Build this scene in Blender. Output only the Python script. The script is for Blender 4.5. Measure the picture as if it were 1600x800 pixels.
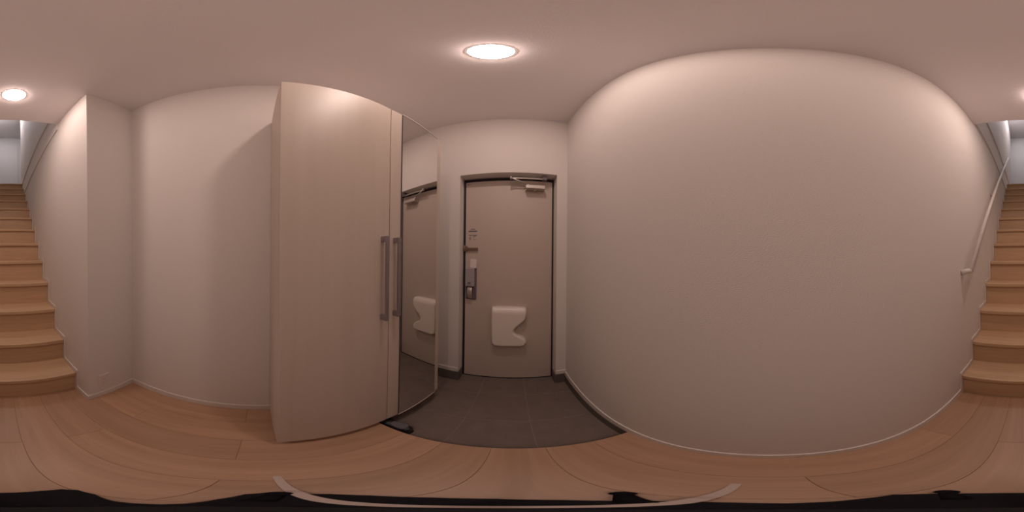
import bpy, bmesh, math, random
from mathutils import Matrix, Vector
from math import radians, sin, cos, pi

for o in list(bpy.data.objects):
    bpy.data.objects.remove(o, do_unlink=True)
scene = bpy.context.scene
COL = scene.collection

# ---------------------------------------------------------------- camera
# origin = the 360 degree camera, 1.11 m over the wooden floor; +Y to the front door, +X to the long wall
cam_data = bpy.data.cameras.new('panorama_camera')
cam_data.type = 'PANO'
try:
    cam_data.cycles.panorama_type = 'EQUIRECTANGULAR'
except Exception:
    pass
try:
    cam_data.panorama_type = 'EQUIRECTANGULAR'
except Exception:
    pass
cam_data.clip_start = 0.005
cam = bpy.data.objects.new('panorama_camera', cam_data)
COL.objects.link(cam)
ROT = Matrix.Rotation(radians(.735), 4, 'Z') @ Matrix.Rotation(radians(.305), 4, 'X') @ Matrix.Rotation(radians(-.52), 4, 'Y')
cam.matrix_world = ROT @ Matrix.Rotation(pi / 2, 4, 'X')
scene.camera = cam

# ---------------------------------------------------------------- world, exposure, lamp strengths
world = bpy.data.worlds.new('world')
scene.world = world
world.use_nodes = True
world.node_tree.nodes['Background'].inputs[0].default_value = (.6, .7, .9, 1)
world.node_tree.nodes['Background'].inputs[1].default_value = .2
scene.view_settings.view_transform = 'Standard'
scene.view_settings.look = 'None'
scene.view_settings.gamma = 1
scene.view_settings.use_curve_mapping = False
scene.view_settings.exposure = 0.0
DOWNLIGHT_COLOUR = (1.0, .775, .69)
DOWNLIGHT_STRENGTH = 130.0
UPSTAIRS_COLOUR = (1.0, .93, .98)
UPSTAIRS_STRENGTH = 72.0

# ---------------------------------------------------------------- measures (metres)
XR = .40            # long wall on the right
XL = -.80           # wall of the closet niche
XS = -.452          # left wall of the stairs
YN = -.782          # wall that closes the niche
YF = 1.198          # wall with the front door
YSTEP = .4636       # edge of the raised wooden floor
ZF = -1.110         # wooden floor
ZG = -1.197         # tiled entrance floor
ZC = 1.355          # ceiling
YC = -1.243         # end of the hall ceiling over the stairs
RISE, RUN, Y1, NST = .20856, .20744, .9184, 13
ZU = ZF + RISE * NST          # upper floor
ZUC = 4.01                    # upper ceiling
YU = -4.6                     # far wall upstairs


# ---------------------------------------------------------------- materials
def nodes_of(name):
    m = bpy.data.materials.new(name)
    m.use_nodes = True
    nt = m.node_tree
    return m, nt, nt.nodes['Principled BSDF']


def plain(name, col, rough=.5, metal=0., spec=.5):
    m, nt, b = nodes_of(name)
    b.inputs['Base Color'].default_value = (*col, 1)
    b.inputs['Roughness'].default_value = rough
    b.inputs['Metallic'].default_value = metal
    b.inputs['Specular IOR Level'].default_value = spec
    # faint mottling so that nothing is perfectly uniform
    tc = nt.nodes.new('ShaderNodeTexCoord')
    n = nt.nodes.new('ShaderNodeTexNoise')
    n.inputs['Scale'].default_value = 35
    nt.links.new(tc.outputs['Object'], n.inputs['Vector'])
    r = nt.nodes.new('ShaderNodeMapRange')
    r.inputs[3].default_value = max(0, rough - .05)
    r.inputs[4].default_value = min(1, rough + .05)
    nt.links.new(n.outputs[0], r.inputs[0])
    nt.links.new(r.outputs[0], b.inputs['Roughness'])
    return m


def wallpaper(name, col, scale=(260, 260, 420), strength=.25, rough=.75):
    m, nt, b = nodes_of(name)
    b.inputs['Base Color'].default_value = (*col, 1)
    b.inputs['Roughness'].default_value = rough
    b.inputs['Specular IOR Level'].default_value = .25
    tc = nt.nodes.new('ShaderNodeTexCoord')
    mp = nt.nodes.new('ShaderNodeMapping')
    mp.inputs['Scale'].default_value = scale
    n = nt.nodes.new('ShaderNodeTexNoise')
    n.inputs['Scale'].default_value = 1
    n.inputs['Detail'].default_value = 3
    bp = nt.nodes.new('ShaderNodeBump')
    bp.inputs['Strength'].default_value = strength
    bp.inputs['Distance'].default_value = .002
    nt.links.new(tc.outputs['Object'], mp.inputs[0])
    nt.links.new(mp.outputs[0], n.inputs['Vector'])
    nt.links.new(n.outputs[0], bp.inputs['Height'])
    nt.links.new(bp.outputs[0], b.inputs['Normal'])
    return m


def wood(name, c1, c2, scale, rough=.42, vary=.12, streak=5., spec=.4):
    """c1/c2: light and dark grain; scale: noise frequency per object axis (small along the grain)."""
    m, nt, b = nodes_of(name)
    tc = nt.nodes.new('ShaderNodeTexCoord')
    oi = nt.nodes.new('ShaderNodeObjectInfo')
    mp = nt.nodes.new('ShaderNodeMapping')
    mp.inputs['Scale'].default_value = scale
    add = nt.nodes.new('ShaderNodeVectorMath')
    mul = nt.nodes.new('ShaderNodeVectorMath')
    mul.operation = 'SCALE'
    cmb = nt.nodes.new('ShaderNodeCombineXYZ')
    for i in range(3):
        nt.links.new(oi.outputs['Random'], cmb.inputs[i])
    nt.links.new(cmb.outputs[0], mul.inputs[0])
    mul.inputs['Scale'].default_value = 37
    nt.links.new(tc.outputs['Object'], mp.inputs[0])
    nt.links.new(mp.outputs[0], add.inputs[0])
    nt.links.new(mul.outputs[0], add.inputs[1])
    n = nt.nodes.new('ShaderNodeTexNoise')
    n.inputs['Scale'].default_value = 1
    n.inputs['Detail'].default_value = 6
    n.inputs['Roughness'].default_value = .6
    n.inputs['Distortion'].default_value = .4
    nt.links.new(add.outputs[0], n.inputs['Vector'])
    cr = nt.nodes.new('ShaderNodeValToRGB')
    cr.color_ramp.elements[0].position = .3
    cr.color_ramp.elements[0].color = (*c2, 1)
    cr.color_ramp.elements[1].position = .72
    cr.color_ramp.elements[1].color = (*c1, 1)
    nt.links.new(n.outputs[0], cr.inputs[0])
    hs = nt.nodes.new('ShaderNodeHueSaturation')
    mr = nt.nodes.new('ShaderNodeMapRange')
    mr.inputs[3].default_value = 1 - vary
    mr.inputs[4].default_value = 1 + vary
    nt.links.new(oi.outputs['Random'], mr.inputs[0])
    nt.links.new(mr.outputs[0], hs.inputs['Value'])
    nt.links.new(cr.outputs[0], hs.inputs['Color'])
    nt.links.new(hs.outputs[0], b.inputs['Base Color'])
    b.inputs['Roughness'].default_value = rough
    b.inputs['Specular IOR Level'].default_value = spec
    bp = nt.nodes.new('ShaderNodeBump')
    bp.inputs['Strength'].default_value = .06
    bp.inputs['Distance'].default_value = .001
    nt.links.new(n.outputs[0], bp.inputs['Height'])
    nt.links.new(bp.outputs[0], b.inputs['Normal'])
    return m


def stone(name, c1, c2, rough=.55):
    m, nt, b = nodes_of(name)
    tc = nt.nodes.new('ShaderNodeTexCoord')
    oi = nt.nodes.new('ShaderNodeObjectInfo')
    n = nt.nodes.new('ShaderNodeTexNoise')
    n.noise_dimensions = '4D'
    n.inputs['Scale'].default_value = 14
    n.inputs['Detail'].default_value = 8
    n.inputs['Roughness'].default_value = .65
    mw = nt.nodes.new('ShaderNodeMath')
    mw.operation = 'MULTIPLY'
    mw.inputs[1].default_value = 23
    nt.links.new(oi.outputs['Random'], mw.inputs[0])
    nt.links.new(mw.outputs[0], n.inputs['W'])
    nt.links.new(tc.outputs['Object'], n.inputs['Vector'])
    cr = nt.nodes.new('ShaderNodeValToRGB')
    cr.color_ramp.elements[0].position = .3
    cr.color_ramp.elements[0].color = (*c2, 1)
    cr.color_ramp.elements[1].position = .7
    cr.color_ramp.elements[1].color = (*c1, 1)
    nt.links.new(n.outputs[0], cr.inputs[0])
    nt.links.new(cr.outputs[0], b.inputs['Base Color'])
    b.inputs['Roughness'].default_value = rough
    b.inputs['Specular IOR Level'].default_value = .35
    bp = nt.nodes.new('ShaderNodeBump')
    bp.inputs['Strength'].default_value = .15
    bp.inputs['Distance'].default_value = .001
    nt.links.new(n.outputs[0], bp.inputs['Height'])
    nt.links.new(bp.outputs[0], b.inputs['Normal'])
    return m


def glow(name, col, strength):
    m = bpy.data.materials.new(name)
    m.use_nodes = True
    nt = m.node_tree
    nt.nodes.clear()
    o = nt.nodes.new('ShaderNodeOutputMaterial')
    e = nt.nodes.new('ShaderNodeEmission')
    e.inputs[0].default_value = (*col, 1)
    e.inputs[1].default_value = strength
    nt.links.new(e.outputs[0], o.inputs[0])
    return m


WALL = (.825, .78, .745)
M = dict(
    wall=wallpaper('wallpaper', WALL, (220, 150, 500), .38),
    wall2=wallpaper('wallpaper_upstairs', (.78, .76, .76)),
    ceil=wallpaper('ceiling_paper', (.90, .85, .86), (300, 300, 300), .2),
    white=plain('white_trim', (.80, .745, .70), .4),
    oak=wood('oak_floor', (.56, .345, .225), (.455, .272, .168), (26, 1.6, 26), .36, .10),
    oak_dark=plain('oak_joint', (.36, .22, .14), .7),
    tread=wood('oak_tread', (.67, .455, .28), (.56, .37, .222), (2.2, 30, 30), .4, .04),
    riser=wood('oak_riser', (.66, .445, .275), (.55, .36, .217), (2.2, 30, 30), .45, .04),
    tile=stone('grey_tile', (.225, .178, .152), (.172, .136, .116)),
    tile2=stone('dark_tile_skirting', (.175, .145, .125), (.135, .112, .097)),
    grout=plain('grout', (.27, .232, .205), .85),
    closet=wood('pale_laminate', (.665, .57, .495), (.63, .535, .46), (26, 26, 1.1), .47, .0, spec=.5),
    closet_in=plain('cabinet_carcass', (.60, .52, .46), .6),
    door=plain('beige_steel', (.60, .51, .445), .40),
    frame=plain('pale_metal_frame', (.62, .58, .56), .35, .2),
    gasket=plain('black_gasket', (.014, .012, .018), .5),
    metal=plain('satin_grey_metal', (.36, .32, .36), .38, .75),
    silver=plain('silver_metal', (.62, .57, .53), .35, .6),
    lockgrey=plain('grey_lock_metal', (.47, .43, .46), .42, .2),
    lockdark=plain('dark_lock_metal', (.20, .165, .19), .5, .3),
    brown=plain('brown_metal', (.27, .18, .14), .4, .5),
    cream=plain('cream_plastic', (.86, .79, .72), .35),
    paper=plain('white_paper', (.82, .74, .70), .7),
    ink=plain('navy_ink', (.10, .09, .16), .6),
    black=plain('black_plastic', (.008, .007, .009), .6, 0, .12),
    rubber=plain('black_rubber', (.008, .007, .009), .8, 0, .15),
    shoe_black=plain('black_leather', (.016, .014, .018), .45),
    grey_cloth=plain('grey_insole', (.15, .14, .145), .8),
    strap=plain('pale_webbing', (.60, .49, .43), .7),
    socket=plain('dark_socket_slot', (.05, .04, .04), .6),
    glow=glow('warm_lamp', DOWNLIGHT_COLOUR, DOWNLIGHT_STRENGTH),
    glow2=glow('added_cool_light', UPSTAIRS_COLOUR, UPSTAIRS_STRENGTH),  # emission of the added light upstairs
)
mm, nt_, b_ = nodes_of('mirror_glass')
b_.inputs['Base Color'].default_value = (.80, .79, .78, 1)
b_.inputs['Metallic'].default_value = 1
b_.inputs['Roughness'].default_value = .015
M['mirror'] = mm


# ---------------------------------------------------------------- mesh helpers
def add_box(bm, x0, x1, y0, y1, z0, z1, bevel=0., seg=2):
    vs = [bm.verts.new(p) for p in ((x0, y0, z0), (x1, y0, z0), (x1, y1, z0), (x0, y1, z0),
                                    (x0, y0, z1), (x1, y0, z1), (x1, y1, z1), (x0, y1, z1))]
    fs = [bm.faces.new([vs[i] for i in f]) for f in ((3, 2, 1, 0), (4, 5, 6, 7), (0, 1, 5, 4), (1, 2, 6, 5), (2, 3, 7, 6), (3, 0, 4, 7))]
    if bevel:
        es = list({e for f in fs for e in f.edges})
        bmesh.ops.bevel(bm, geom=es, offset=bevel, segments=seg, affect='EDGES', profile=.5)


def add_tube(bm, pts, r, n=14, cap=True):
    pts = [Vector(p) for p in pts]
    rs = r if isinstance(r, (list, tuple)) else [r] * len(pts)
    rings = []
    up0 = None
    for i, p in enumerate(pts):
        t = (pts[min(i + 1, len(pts) - 1)] - pts[max(i - 1, 0)]).normalized()
        if up0 is None:
            up0 = Vector((0, 0, 1)) if abs(t.z) < .9 else Vector((1, 0, 0))
        a = (up0 - t * up0.dot(t)).normalized()
        b = t.cross(a)
        up0 = a
        rings.append([bm.verts.new(p + (a * cos(2 * pi * k / n) + b * sin(2 * pi * k / n)) * rs[i]) for k in range(n)])
    for A, B in zip(rings, rings[1:]):
        for k in range(n):
            f = bm.faces.new((A[k], A[(k + 1) % n], B[(k + 1) % n], B[k]))
            f.smooth = True
    if cap:
        bm.faces.new(list(reversed(rings[0])))
        bm.faces.new(rings[-1])


def add_lathe(bm, prof, n=48, centre=(0, 0, 0), smooth=True):
    """prof: (radius, z) from first to last; radius 0 allowed at the ends."""
    rings = []
    for r, z in prof:
        if r < 1e-6:
            rings.append([bm.verts.new((centre[0], centre[1], centre[2] + z))])
        else:
            rings.append([bm.verts.new((centre[0] + r * cos(2 * pi * k / n), centre[1] + r * sin(2 * pi * k / n), centre[2] + z)) for k in range(n)])
    for A, B in zip(rings, rings[1:]):
        for k in range(n):
            if len(A) == 1 and len(B) == 1:
                continue
            if len(A) == 1:
                f = bm.faces.new((A[0], B[(k + 1) % n], B[k]))
            elif len(B) == 1:
                f = bm.faces.new((A[k], A[(k + 1) % n], B[0]))
            else:
                f = bm.faces.new((A[k], A[(k + 1) % n], B[(k + 1) % n], B[k]))
            f.smooth = smooth


def add_layers(bm, layers, cap0=True, cap1=True, smooth=True):
    """layers: lists of 3-D points, all of one length, joined as closed loops."""
    L = [[bm.verts.new(p) for p in lay] for lay in layers]
    n = len(L[0])
    for A, B in zip(L, L[1:]):
        for k in range(n):
            f = bm.faces.new((A[k], A[(k + 1) % n], B[(k + 1) % n], B[k]))
            f.smooth = smooth
    if cap0:
        bm.faces.new(list(reversed(L[0])))
    if cap1:
        bm.faces.new(L[-1])


def obj(name, bm, mat, parent=None):
    bmesh.ops.recalc_face_normals(bm, faces=bm.faces[:])
    me = bpy.data.meshes.new(name)
    bm.to_mesh(me)
    bm.free()
    me.materials.append(M[mat])
    o = bpy.data.objects.new(name, me)
    COL.objects.link(o)
    if parent is not None:
        o.parent = parent
        o.matrix_parent_inverse = parent.matrix_world.inverted()
    return o


def bx(name, mat, x0, x1, y0, y1, z0, z1, parent=None, bevel=0., seg=2):
    bm = bmesh.new()
    add_box(bm, x0, x1, y0, y1, z0, z1, bevel, seg)
    return obj(name, bm, mat, parent)


def boxes(name, mat, L, parent=None, bevel=0.):
    bm = bmesh.new()
    for b in L:
        add_box(bm, *b, bevel)
    return obj(name, bm, mat, parent)


def empty(name, loc):
    o = bpy.data.objects.new(name, None)
    COL.objects.link(o)
    o.location = loc
    o.matrix_world = Matrix.Translation(loc)
    o.empty_display_size = .05
    return o


def tag(o, label, cat=None, kind=None, group=None):
    o['label'] = label
    if cat:
        o['category'] = cat
    if kind:
        o['kind'] = kind
    if group:
        o['group'] = group
    return o


def struct(o, label):
    o['kind'] = 'structure'
    o['label'] = label
    return o


random.seed(4)

# ================================================================ THE SETTING
# walls of the hall
struct(bx('wall_right', 'wall', XR, XR + .12, -4.25, YF + .25, ZG - .1, 1.40), 'long plain wall of embossed pale wallpaper beside hall and stairs')
struct(bx('wall_left', 'wall', XL - .12, XL, YN - .1, YF + .25, ZG - .1, ZC + .1), 'pale wallpapered wall behind the tall closet')
struct(bx('wall_niche', 'wall', XL, XS - .10, YN - .1, YN, ZG - .1, ZC + .1), 'short pale wall with the outlet left of the stairs')
struct(boxes('wall_stair_left', 'wall', [(XS - .10, XS, -3.55, YN, ZG - .1, 1.272), (XS - .10, XS, YC + .002, YN, 1.272, ZC + .1)]), 'pale wall along the left side of the stairs')
OX0, OX1, OZ = -.418, .319, .684
struct(boxes('wall_front', 'wall', [(XL, OX0, YF, YF + .25, ZG - .1, ZC + .1), (OX1, XR, YF, YF + .25, ZG - .1, ZC + .1), (OX0, OX1, YF, YF + .25, OZ, ZC + .1)]),
       'pale wallpapered wall around the front door')
# the hall ceiling, with the dropped edge over the stairs
struct(bx('ceiling', 'ceil', XL - .1, XR + .1, YC, YF + .25, ZC, ZC + .15), 'flat pale ceiling of the entrance hall')

# upper part of the stairwell
struct(bx('wall_header', 'wall', XS - .1, XR + .12, YC, YC + .12, ZC + .15, ZUC + .1), 'wall above the ceiling edge over the stairs')
struct(bx('wall_stair_upper_left', 'wall', XS - .10, XS + .022, -3.55, YC, 1.587, ZUC + .05), 'upper pale wall of the stairwell, left side')
struct(bx('wall_stair_upper_right', 'wall', XR - .022, XR + .12, -4.25, YC, 1.780, ZUC + .05), 'upper pale wall of the stairwell, right side')
struct(bx('trim_1', 'wall', XS - .10, XS + .010, -3.55, YC - .001, 1.273, 1.586), 'band between two shadow lines on the left stairwell wall')
struct(bx('trim_2', 'wall', XR - .010, XR + .12, -4.25, YC - .001, 1.401, 1.779), 'band between two shadow lines on the right stairwell wall')
struct(boxes('wall_stair_backing', 'wall', [(XS - .16, XS - .10, -3.55, YC + .12, ZG, ZUC + .05), (XR + .12, XR + .18, -4.25, YF + .25, ZG, ZUC + .05)]), 'thick outer walls enclosing the stairwell')
# upper hall
struct(bx('wall_upstairs_far', 'wall2', -1.8, 1.8, YU - .12, YU, ZU - .2, ZUC + .05), 'cool daylight-coloured far wall at the top of the stairs')
struct(boxes('wall_upstairs_side', 'wall2', [(-1.92, -1.8, YU - .12, -3.3, ZU - .2, ZUC + .05), (1.8, 1.92, YU - .12, -3.3, ZU - .2, ZUC + .05),
                                          (-1.8, XS - .16, -3.45, -3.33, ZU - .2, ZUC + .05), (XR + .18, 1.8, -4.0, -3.88, ZU - .2, ZUC + .05)]), 'side walls of the upper hall')
struct(bx('ceiling_upstairs', 'wall2', -1.92, 1.92, YU - .12, YC + .12, ZUC, ZUC + .1), 'grey ceiling over the top of the stairs')
struct(bx('floor_upstairs', 'oak', -1.8, 1.8, YU, -(Y1 + RUN * (NST - 1)) - .03, ZU - .2, ZU), 'upper floor behind the last stair')
struct(boxes('trim_3', 'white', [(-.475, -.415, YU, YU + .018, ZU, ZU + 2.0)], bevel=.003), 'white door casing on the far wall upstairs')

# wooden floor: a dark underlay with the planks laid on it
floor = struct(bx('floor', 'oak_dark', XL, XR, -.99, YSTEP - .02, ZF - .09, ZF - .008), 'raised floor of light oak planks running towards the stairs')
seams = [-.80, -.665, -.5105, -.3575, -.2055, -.0535, .0985, .2505, .40]
ends_a, ends_b = [-.497], [-.955, -.046]
YB = -.945
for i, (xa, xb) in enumerate(zip(seams, seams[1:])):
    ends = ends_b if i in (0, 2, 4, 6) else ends_a
    cuts = [YB] + [e for e in ends if YB + .02 < e < YSTEP - .04] + [YSTEP]
    for ya, yb in zip(cuts, cuts[1:]):
        bm = bmesh.new()
        g = .0003
        add_box(bm, xa + g, xb - g, ya + g, yb - g, ZF - .008, ZF, .0006, 1)
        obj('plank', bm, 'oak', floor)
bx('floor_edge_board', 'oak', XL, XR, YSTEP - .0195, YSTEP - .0005, ZF - .028, ZF - .0081, floor, .001)
bx('step_riser', 'tile2', XL, XR, YSTEP - .02, YSTEP - .012, ZG, ZF - .028, floor)

# tiled entrance floor
gf = struct(bx('floor_entry', 'grout', XL, XR, YSTEP - .02, YF + .2, ZG - .09, ZG - .0012), 'sunken entrance floor of dark grey square tiles')
tx = [-.80, -.524, -.222, .084, .386, .40]
ty = [YSTEP - .012, .757, 1.057, YF + .09]
for xa, xb in zip(tx, tx[1:]):
    for ya, yb in zip(ty, ty[1:]):
        if xb - xa < .03:
            continue
        bm = bmesh.new()
        add_box(bm, xa + .0017, (XR if xb > .38 else xb) - .0017, ya + .0017, yb - .0017, ZG - .003, ZG, .0005, 1)
        obj('tile', bm, 'tile', gf)

# white skirting boards, and the dark tile skirting under them in the entrance
BH = .052
struct(bx('baseboard_right', 'white', XR - .008, XR, -.905, YF - .008, ZF, ZF + BH, bevel=.002), 'thin white skirting board along the long right wall')
struct(bx('baseboard_left', 'white', XL, XL + .008, YN, YF, ZF, ZF + BH, bevel=.002), 'thin white skirting board of the wall behind the closet')
struct(bx('baseboard_niche', 'white', XL + .008, XS + .008, YN, YN + .008, ZF, ZF + BH, bevel=.002), 'thin white skirting board under the outlet')
struct(bx('baseboard_front_left', 'white', XL + .008, OX0, YF - .008, YF, ZF + .03, ZF + .075, bevel=.002), 'white skirting board left of the front door')
struct(bx('baseboard_front_right', 'white', OX1, XR, YF - .008, YF, ZF + .03, ZF + .075, bevel=.002), 'white skirting board right of the front door')
sk = struct(bx('baseboard_tile_right', 'tile2', XR - .010, XR, YSTEP, YF, ZG, ZF, bevel=.001), 'dark tile skirting of the entrance at the right wall')
struct(boxes('baseboard_tile_front_right', 'tile2', [(OX1, XR - .010, YF - .010, YF, ZG, ZF + .03), (OX1 - .008, OX1, YF - .010, YF + .08, ZG, ZF + .03)], bevel=.001), 'dark tile skirting right of the front door')
struct(boxes('baseboard_tile_front_left', 'tile2', [(XL, OX0, YF - .010, YF, ZG, ZF + .03), (OX0, OX0 + .008, YF - .010, YF + .08, ZG, ZF + .03)], bevel=.001), 'dark tile skirting left of the front door')
struct(bx('baseboard_tile_left', 'tile2', XL, XL + .010, YSTEP, YF - .010, ZG, ZF, bevel=.001), 'dark tile skirting under the closet wall')

# ================================================================ STAIRS
st = tag(empty('staircase', (0, -Y1, ZF)), 'straight flight of light oak stairs climbing between two pale walls', 'stairs')
for n in range(1, NST + 1):
    yn = -(Y1 + RUN * (n - 1))
    zn = ZF + RISE * n
    last = n == NST
    bm = bmesh.new()
    add_box(bm, XS + .009, XR - .009, yn - RUN - .03 + (.15 if last else 0), yn, zn - .030, zn, .004, 2)
    obj('tread', bm, 'tread', st)
    bx('riser', 'riser', XS + .009, XR - .009, yn - .036, yn - .024, zn - RISE, zn - .0302, st)


def skirt(xa, xb, ystart, name):
    path = [(ystart, ZF + BH)]
    for n in range(1, NST + 1):
        yn = -(Y1 + RUN * (n - 1)) + .010
        zn = ZF + RISE * n + .030
        path.append((yn, path[-1][1]))
        path.append((yn, zn))
    path.append((-3.50, path[-1][1]))
    low = [(-3.50, ZU - .30), (-(Y1 + .12), ZF - .02), (ystart, ZF - .02)]
    pts = path + low
    bm = bmesh.new()
    A = [bm.verts.new((xa, y, z)) for y, z in pts]
    B = [bm.verts.new((xb, y, z)) for y, z in pts]
    bm.faces.new(A)
    bm.faces.new(list(reversed(B)))
    for k in range(len(pts)):
        bm.faces.new((A[k], B[k], B[(k + 1) % len(pts)], A[(k + 1) % len(pts)]))
    o = obj(name, bm, 'white', st)
    o['label'] = 'white stepped skirting board'


skirt(XS + .001, XS + .008, YN + .002, 'stepped_skirting')
skirt(XR - .008, XR - .001, -.906, 'stepped_skirting')

# handrail
hr = tag(empty('handrail', (.37, -.97, -.10)), 'pale round handrail sloping up the right wall beside the stairs', 'handrail')
RX, RY0, RZ0 = .348, -.978, -.094
bm = bmesh.new()
add_tube(bm, [(RX, RY0, RZ0), (RX, RY0 - 2.42, RZ0 + 2.42)], .0165, 18)
obj('rail', bm, 'white', hr)
for s, nm in ((0, 'end_bracket'), (2.42, 'end_bracket')):
    y, z = RY0 - s, RZ0 + s
    bm = bmesh.new()
    add_tube(bm, [(RX - .004, y - .006, z + .002), (RX + .012, y + .003, z - .004), (XR, y + .028 if s == 0 else y - .03, z - .014)], [.0165, .017, .0165], 16)
    obj(nm, bm, 'white', hr)
for s in (.85, 1.65):
    y, z = RY0 - s, RZ0 + s
    bm = bmesh.new()
    add_tube(bm, [(RX, y, z - .014), (RX + .01, y, z - .035), (XR - .004, y, z - .045)], .006, 10)
    add_box(bm, XR - .005, XR, y - .015, y + .015, z - .075, z - .015, .001, 1)
    obj('wall_bracket', bm, 'silver', hr)

# ================================================================ CLOSET
CW, CT, CB = -.465, .841, -1.050       # door plane, top and bottom of the closet
CY0, CYM, CY1 = .061, .484, .893
cl = tag(empty('shoe_closet', (-.64, .48, CB)), 'tall pale laminate closet with two doors and a mirror', 'closet')
boxes('carcass', 'closet', [(XL + .003, CW - .021, CY0, CY0 + .018, CB + .002, CT), (XL + .003, CW - .045, CY1 - .018, CY1, CB + .002, CT),
                            (XL + .003, CW - .021, CY0 + .018, CY1 - .018, CT - .018, CT), (XL + .003, CW - .021, CY0 + .018, CY1 - .018, CB + .002, CB + .02),
                            (XL + .003, XL + .009, CY0 + .018, CY1 - .018, CB + .02, CT - .018)], cl)
bx('plinth', 'closet_in', XL + .01, CW - .10, CY0 + .03, .44, ZF + .0005, CB + .002, cl)
d1 = bx('door', 'closet', CW - .020, CW, CY0, CYM - .0015, CB, CT, cl, .0012, 1)


def bar_handle(parent, x, y, z0, z1, out=.034):
    bm = bmesh.new()
    add_box(bm, x + out - .010, x + out, y - .0075, y + .0075, z0, z1, .0015, 2)
    for a, b in ((z0, z0 + .021), (z1 - .021, z1)):
        add_box(bm, x, x + out - .001, y - .0080, y + .0080, a, b, .0015, 2)
    h = obj('handle', bm, 'metal', parent)
    h['label'] = 'grey metal bar handle'
    return h


bar_handle(d1, CW, .443, -.262, .075)
# second door: stands a little proud at its hinge side
piv = Matrix.Translation((CW, CYM + .0015, 0)) @ Matrix.Rotation(radians(-3.4), 4, 'Z') @ Matrix.Translation((-CW, -CYM - .0015, 0))
d2 = bx('door', 'closet', CW - .020, CW, CYM + .0015, CY1, CB, CT, cl, .0012, 1)
h2 = bar_handle(d2, CW, .512, -.262, .075)
mf = bx('mirror_backing', 'gasket', CW + .0003, CW + .003, .549, .8485, CB + .004, CT - .004, d2)
mi = bx('mirror', 'mirror', CW + .0031, CW + .0055, .551, .8465, CB + .008, CT - .013, d2)
mi['label'] = 'full height mirror on the closet door'
me_ = bx('mirror_clip_rail', 'white', CW + .0003, CW + .0075, .549, .8485, CT - .0085, CT - .004, d2)
mg_ = bx('mirror_clip_rail', 'closet', CW + .0003, CW + .0075, .549, .8485, CB + .0035, CB + .0065, d2)
for o in (d2, h2, mf, mi, me_, mg_):
    o.data.transform(piv)

# ================================================================ FRONT DOOR
YD = 1.294
d = struct(empty('door_1', (-.05, YD, ZG)), 'beige steel front door with closer, lock and cream letter box')
boxes('door_frame', 'frame', [(OX0, OX0 + .003, YD - .016, YD + .06, ZG, OZ), (OX1 - .003, OX1, YD - .016, YD + .06, ZG, OZ), (OX0 + .003, OX1 - .003, YD - .016, YD + .06, OZ - .003, OZ)], d)
boxes('seal', 'gasket', [(OX0 + .003, OX0 + .03, YD + .001, YD + .05, ZG, OZ - .003), (OX1 - .03, OX1 - .003, YD + .001, YD + .05, ZG, OZ - .003),
                         (OX0 + .03, OX1 - .03, YD + .001, YD + .05, OZ - .04, OZ - .003), (OX0 + .03, OX1 - .03, YD + .001, YD + .05, ZG, ZG + .03)], d)
bx('outer_skin', 'gasket', OX0, OX1, YD + .06, YD + .10, ZG, OZ, d)
leaf = bx('door_leaf', 'door', OX0 + .021, OX1 - .015, YD - .002, YD + .04, ZG + .016, OZ - .030, d, .002, 2)
YL = YD - .002
# letter box: rounded cream tray with a notch in its right side
base = [(-.166, -.418), (-.150, -.404), (-.04, -.400), (.078, -.404), (.098, -.420), (.099, -.455), (.093, -.488), (.078, -.512), (.045, -.545), (.018, -.575), (.008, -.603),
        (.014, -.628), (.036, -.650), (.066, -.668), (.088, -.688), (.097, -.708), (.094, -.728), (.076, -.742), (.02, -.754), (-.05, -.757), (-.11, -.752), (-.148, -.740), (-.164, -.715), (-.169, -.62), (-.170, -.51)]


def catmull(P, k=5):
    out = []
    n = len(P)
    for i in range(n):
        p0, p1, p2, p3 = (Vector(P[(i + j - 1) % n]) for j in range(4))
        for q in range(k):
            t = q / k
            out.append(.5 * ((2 * p1) + (p2 - p0) * t + (2 * p0 - 5 * p1 + 4 * p2 - p3) * t * t + (3 * p1 - p0 - 3 * p2 + p3) * t ** 3))
    return out


ol = catmull([(x * 1.025 - .0005, z * 1.012) for x, z in base], 12)
ztop, zbot = max(p.y for p in ol) - 1e-4, min(p.y for p in ol) + 1e-4


def span(z):
    xs = []
    for k in range(len(ol)):
        a, b = ol[k - 1], ol[k]
        if (a.y - z) * (b.y - z) <= 0 and abs(a.y - b.y) > 1e-9:
            xs.append(a.x + (b.x - a.x) * (z - a.y) / (b.y - a.y))
    return min(xs), max(xs)


def quarter(v, r):
    q = 1 - min(1, max(0, v / r))
    return math.sqrt(max(0, 1 - q * q))


NR, NC = 60, 30
bm = bmesh.new()
front, back = [], []
for i in range(NR + 1):
    z = ztop + (zbot - ztop) * (.5 - .5 * cos(pi * i / NR))
    xl, xr = span(z)
    fr, bk = [], []
    for k in range(NC + 1):
        x = xl + (xr - xl) * (.5 - .5 * cos(pi * k / NC))
        g_ = quarter(x - xl, .016) * quarter((xr - x) * .8, .014) * quarter(ztop - z, .050) * quarter(z - zbot, .020)
        fr.append(bm.verts.new((x, YL - .026 - .034 * g_, z)))
        bk.append(bm.verts.new((x, YL, z)))
    front.append(fr)
    back.append(bk)
for i in range(NR):
    for k in range(NC):
        f = bm.faces.new((front[i][k], front[i][k + 1], front[i + 1][k + 1], front[i + 1][k]))
        f.smooth = True
    for k in (0, NC):
        bm.faces.new((front[i][k], front[i + 1][k], back[i + 1][k], back[i][k]))
for i in (0, NR):
    for k in range(NC):
        bm.faces.new((front[i][k], front[i][k + 1], back[i][k + 1], back[i][k]))
bmesh.ops.delete(bm, geom=[v for v in bm.verts if not v.link_faces], context='VERTS')
lb = obj('letter_box', bm, 'cream', d)
lb['label'] = 'cream plastic letter box with a notched side'

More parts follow.
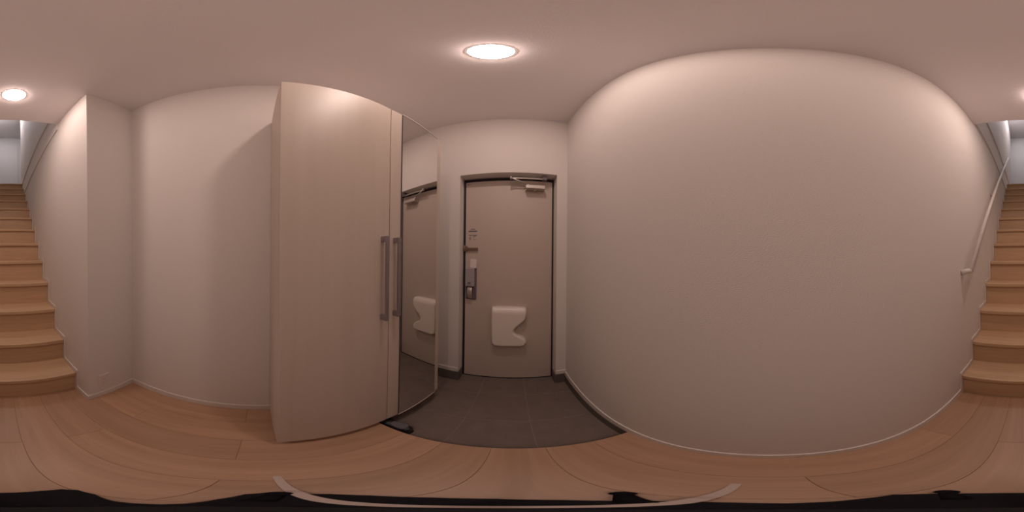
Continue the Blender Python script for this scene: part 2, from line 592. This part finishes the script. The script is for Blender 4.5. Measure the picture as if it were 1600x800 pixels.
# closer
dc = bx('door_closer', 'silver', .083, .234, YL - .062, YL, .556, .588, d, .004, 2)
dc['label'] = 'silver door closer with folded arm'
bm = bmesh.new()
add_lathe(bm, [(0, -.008), (.012, -.008), (.014, -.005), (.014, 0), (0, 0)], 24, (.157, YL - .030, .556))
obj('valve_cap', bm, 'silver', dc)
bm = bmesh.new()
add_tube(bm, [(.105, YL - .03, .586), (.105, YL - .03, .606)], .010, 12)
add_tube(bm, [(.105, YL - .03, .604), (.03, YL - .055, .625), (-.028, YL - .072, .642)], .006, 10)
obj('main_arm', bm, 'silver', dc)
bm = bmesh.new()
add_tube(bm, [(-.028, YL - .072, .633), (-.028, YL - .072, .655)], .009, 12)
add_box(bm, -.032, .215, YL - .062, YL - .050, .643, .652, .002, 1)
obj('fore_arm', bm, 'silver', dc)
boxes('arm_bracket', 'lockdark', [(.212, .245, YL - .068, YL - .03, .640, .660), (.216, .241, YL - .068, YL - .02, .659, OZ - .0035)], dc)

# lock, lever, guard, notices
lp = bx('lock_plate', 'lockdark', -.388, -.300, YL - .010, YL, -.356, -.094, d, .008, 3)
lc = bx('lock_case', 'lockgrey', -.388, -.314, YL - .034, YL - .0101, -.243, -.094, lp, .004, 2)
bm = bmesh.new()
add_box(bm, -.363, -.341, YL - .050, YL - .0342, -.215, -.206, .003, 2)
obj('thumb_turn', bm, 'lockdark', lp)
bm = bmesh.new()
prof = [(-.250, .030), (-.262, .042), (-.285, .047), (-.315, .043), (-.338, .030), (-.348, .014)]
lay = []
for z, o_ in prof:
    w = .019 if z > -.33 else .014
    lay.append([(-.349 + w * cx, YL - o_ + (.012 if cy else 0), z) for cx, cy in ((-1, 1), (-1, 0), (-.6, 0), (.6, 0), (1, 0), (1, 1))])
add_layers(bm, lay)
lv = obj('lever_handle', bm, 'silver', lp)
tg = bx('paper_tag', 'paper', -.026, .026, -.0015, .0015, -.036, .036, None)
tg.data.transform(Matrix.Translation((-.323, YL - .020, -.056)) @ Matrix.Rotation(radians(4), 4, 'Y'))
tg.parent = d
tg.matrix_parent_inverse = d.matrix_world.inverted()
tg['label'] = 'small white paper tag over the lock'
boxes('tag_tape', 'paper', [(-.337, -.309, YL - .0185, YL - .0001, -.093, -.085)], d)
bm = bmesh.new()
add_box(bm, OX0 + .008, -.378, YL - .022, YL - .0001, .044, .086, .004, 2)
add_box(bm, -.382, -.288, YL - .020, YL - .008, .053, .072, .004, 2)
add_tube(bm, [(-.398, YL - .026, .040), (-.398, YL - .026, .090)], .007, 10)
g_ = obj('door_guard', bm, 'brown', d)
g_['label'] = 'brown metal swing bar door guard'
# printed notice: bars and small illegible characters, printed straight on the door
L = []
y0, y1 = YL - .0008, YL - .00005
for a, b, z, h in ((-.372, -.300, .208, .009), (-.370, -.302, .174, .005)):
    L.append((a, b, y0, y1, z - h / 2, z + h / 2))
for a, w in ((-.352, .010), (-.339, .012), (-.324, .008)):
    L.append((a, a + w, y0, y1, .222, .229))
for r_, zz in enumerate((.154, .146, .136)):
    for a, w in (((-.364, .006), (-.356, .005)), ((-.366, .010), (-.354, .003)), ((-.366, .007), (-.357, .006)))[r_]:
        L.append((a, a + w, y0, y1, zz, zz + .005))
for a, b, z in ((-.330, -.322, .160), (-.320, -.312, .163), (-.334, -.328, .154), (-.330, -.324, .137), (-.322, -.315, .135)):
    L.append((a, b, y0, y1, z, z + .005))
nt2 = boxes('printed_notice', 'ink', L, d)
nt2['label'] = 'tiny navy printed notice'
boxes('corner_mark', 'ink', [(-.386, -.372, y0, y1, .628, .634), (-.369, -.356, y0, y1, .629, .633)], d)


# ================================================================ LAMPS
def downlight(x, y, label):
    t = tag(empty('downlight', (x, y, ZC)), label, 'ceiling light', group='downlights in the hall ceiling')
    bm = bmesh.new()
    add_lathe(bm, [(.0615, -.0015), (.066, -.0022), (.069, -.0018), (.070, -.0002)], 48, (x, y, ZC))
    obj('trim_ring', bm, 'white', t)
    bm = bmesh.new()
    add_lathe(bm, [(0, -.0110), (.025, -.0106), (.045, -.0088), (.057, -.0056), (.0625, -.002)], 48, (x, y, ZC))
    obj('lamp_lens', bm, 'glow', t)
    return t


downlight(-.075, .434, 'round lit downlight in the ceiling before the front door')
downlight(-.078, -.902, 'round lit downlight in the ceiling before the stairs')

ul = tag(empty('added_upper_light', (0, -3.42, ZUC)), 'added unseen cool round light brightening the upper hall', 'ceiling light')  # invented source, out of view, added for the cool brightness at the stair top
bm = bmesh.new()
add_lathe(bm, [(.13, 0), (.13, -.015), (.12, -.017)], 40, (0, -3.42, ZUC))
obj('added_light_base', bm, 'white', ul)
bm = bmesh.new()
add_lathe(bm, [(.12, -.017), (.112, -.030), (.08, -.042), (0, -.048)], 40, (0, -3.42, ZUC))
obj('added_light_shade', bm, 'glow2', ul)

# ================================================================ SMALL THINGS
# wall outlet on the niche wall
ox, oz = -.553, -.926
wo = tag(empty('wall_outlet', (ox, YN, oz)), 'white wall outlet low on the niche wall beside the stairs', 'outlet')
bx('cover_plate', 'white', ox - .035, ox + .035, YN, YN + .007, oz - .06, oz + .06, wo, .002, 2)
bx('socket_face', 'paper', ox - .012, ox + .012, YN + .007, YN + .009, oz - .035, oz + .035, wo, .0008, 1)
for zz in (-.018, .018):
    boxes('slot', 'socket', [(ox - .0065, ox - .0045, YN + .0088, YN + .0094, oz + zz - .004, oz + zz + .004), (ox + .0045, ox + .0065, YN + .0088, YN + .0094, oz + zz - .004, oz + zz + .004)], wo)

# black shoe half under the closet, heel towards the hall
SY, SZ = .513, ZG
shoe = tag(empty('shoe', (-.48, SY, SZ)), 'black shoe with a grey insole tucked under the closet corner', 'shoe')


def shoe_loop(x, w, h, n=20, zb=.014):
    out = []
    for k in range(n):
        a = 2 * pi * k / n
        out.append((x, SY + w * cos(a) * (1 if sin(a) < 0 else 1), SZ + zb + max(0, sin(a)) ** .7 * h if sin(a) > 0 else SZ + zb + .006 * sin(a)))
    return out


bm = bmesh.new()
secs = [(-.640, .012, .020), (-.632, .030, .030), (-.60, .042, .038), (-.56, .045, .046), (-.52, .043, .060), (-.495, .040, .066), (-.47, .037, .050), (-.43, .035, .050), (-.39, .034, .056), (-.372, .030, .058), (-.362, .016, .054)]
add_layers(bm, [shoe_loop(*s) for s in secs])
obj('upper', bm, 'shoe_black', shoe)
bm = bmesh.new()
pts = []
for x, w in ((-.640, .014), (-.62, .038), (-.58, .046), (-.53, .045), (-.48, .038), (-.42, .036), (-.38, .034), (-.360, .018)):
    pts.append((x, w))
loop = [(x, SY - w) for x, w in pts] + [(x, SY + w) for x, w in reversed(pts)]
add_layers(bm, [[(x, y, SZ + .0005) for x, y in loop], [(x, y, SZ + .014) for x, y in loop]], smooth=False)
obj('sole', bm, 'rubber', shoe)
bm = bmesh.new()
pts = [(-.462, .012), (-.445, .022), (-.42, .024), (-.395, .022), (-.382, .012)]
loop = [(x, SY - w) for x, w in pts] + [(x, SY + w) for x, w in reversed(pts)]
add_layers(bm, [[(x, y, SZ + .058) for x, y in loop], [(x, y, SZ + .0715) for x, y in loop]], smooth=False)
obj('insole', bm, 'grey_cloth', shoe)

# camera stand under the viewpoint: low black base with three feet and a thin pole
cs = tag(empty('camera_stand', (.01, -.01, ZF)), 'black three-footed camera stand on the planks', 'camera stand')
CX, CY = .006, -.018
bm = bmesh.new()
outline = [(180, .125), (-170, .135), (-162, .146), (-156, .140), (-150, .110), (-144, .062), (-137, .048), (-125, .040), (-115, .044), (-102, .075), (-92, .110), (-84, .122), (-75, .118), (-60, .116), (-45, .109),
           (-22, .099), (0, .095), (22, .090), (45, .087), (60, .085), (75, .075), (90, .068), (105, .078), (116, .096), (128, .122), (140, .125), (153, .125), (166, .125)]
lay = []
for k_, z_ in ((.985, .001), (1, .003), (1, .010), (.97, .013)):
    lay.append([(r_ * k_ * sin(radians(a_)), r_ * k_ * cos(radians(a_)), ZF + z_) for a_, r_ in outline])
add_layers(bm, lay, smooth=False)
add_lathe(bm, [(.028, .0132), (.024, .022), (.014, .027), (0, .027)], 32, (0, 0, ZF))
obj('base', bm, 'black', cs)
for fx, fy in ((-.115, .022), (.088, .105), (.074, -.115)):
    bm = bmesh.new()
    v = Vector((fx - CX, fy - CY, 0))
    add_tube(bm, [(CX + v.x * .55, CY + v.y * .55, ZF + .012), (fx, fy, ZF + .010)], [.010, .008], 10)
    add_lathe(bm, [(0, .0), (.011, .0), (.012, .004), (.011, .018), (0, .020)], 16, (fx, fy, ZF))
    obj('foot', bm, 'rubber', cs)
bm = bmesh.new()
add_tube(bm, [(0, 0, ZF + .02), (0, 0, -.55), (0, 0, -.30)], [.009, .008, .0075], 16)
obj('pole', bm, 'black', cs)

# pale flat strap lying over the base
bm = bmesh.new()
pts = [(-.235, .034, ZF + .002), (-.17, .035, ZF + .0025), (-.134, .036, ZF + .004), (-.118, .036, ZF + .0150), (-.06, .037, ZF + .0150), (0, .038, ZF + .0170), (.06, .040, ZF + .0150), (.090, .043, ZF + .0150), (.108, .044, ZF + .004), (.17, .045, ZF + .0025), (.20, .046, ZF + .002)]
lay = []
for p in pts:
    lay.append([(p[0], p[1] - .007, p[2] - .001), (p[0], p[1] + .007, p[2] - .001), (p[0], p[1] + .007, p[2] + .0008), (p[0], p[1] - .007, p[2] + .0008)])
add_layers(bm, lay, smooth=False)
tag(obj('strap', bm, 'strap'), 'pale flat strap lying across the black stand base', 'strap')
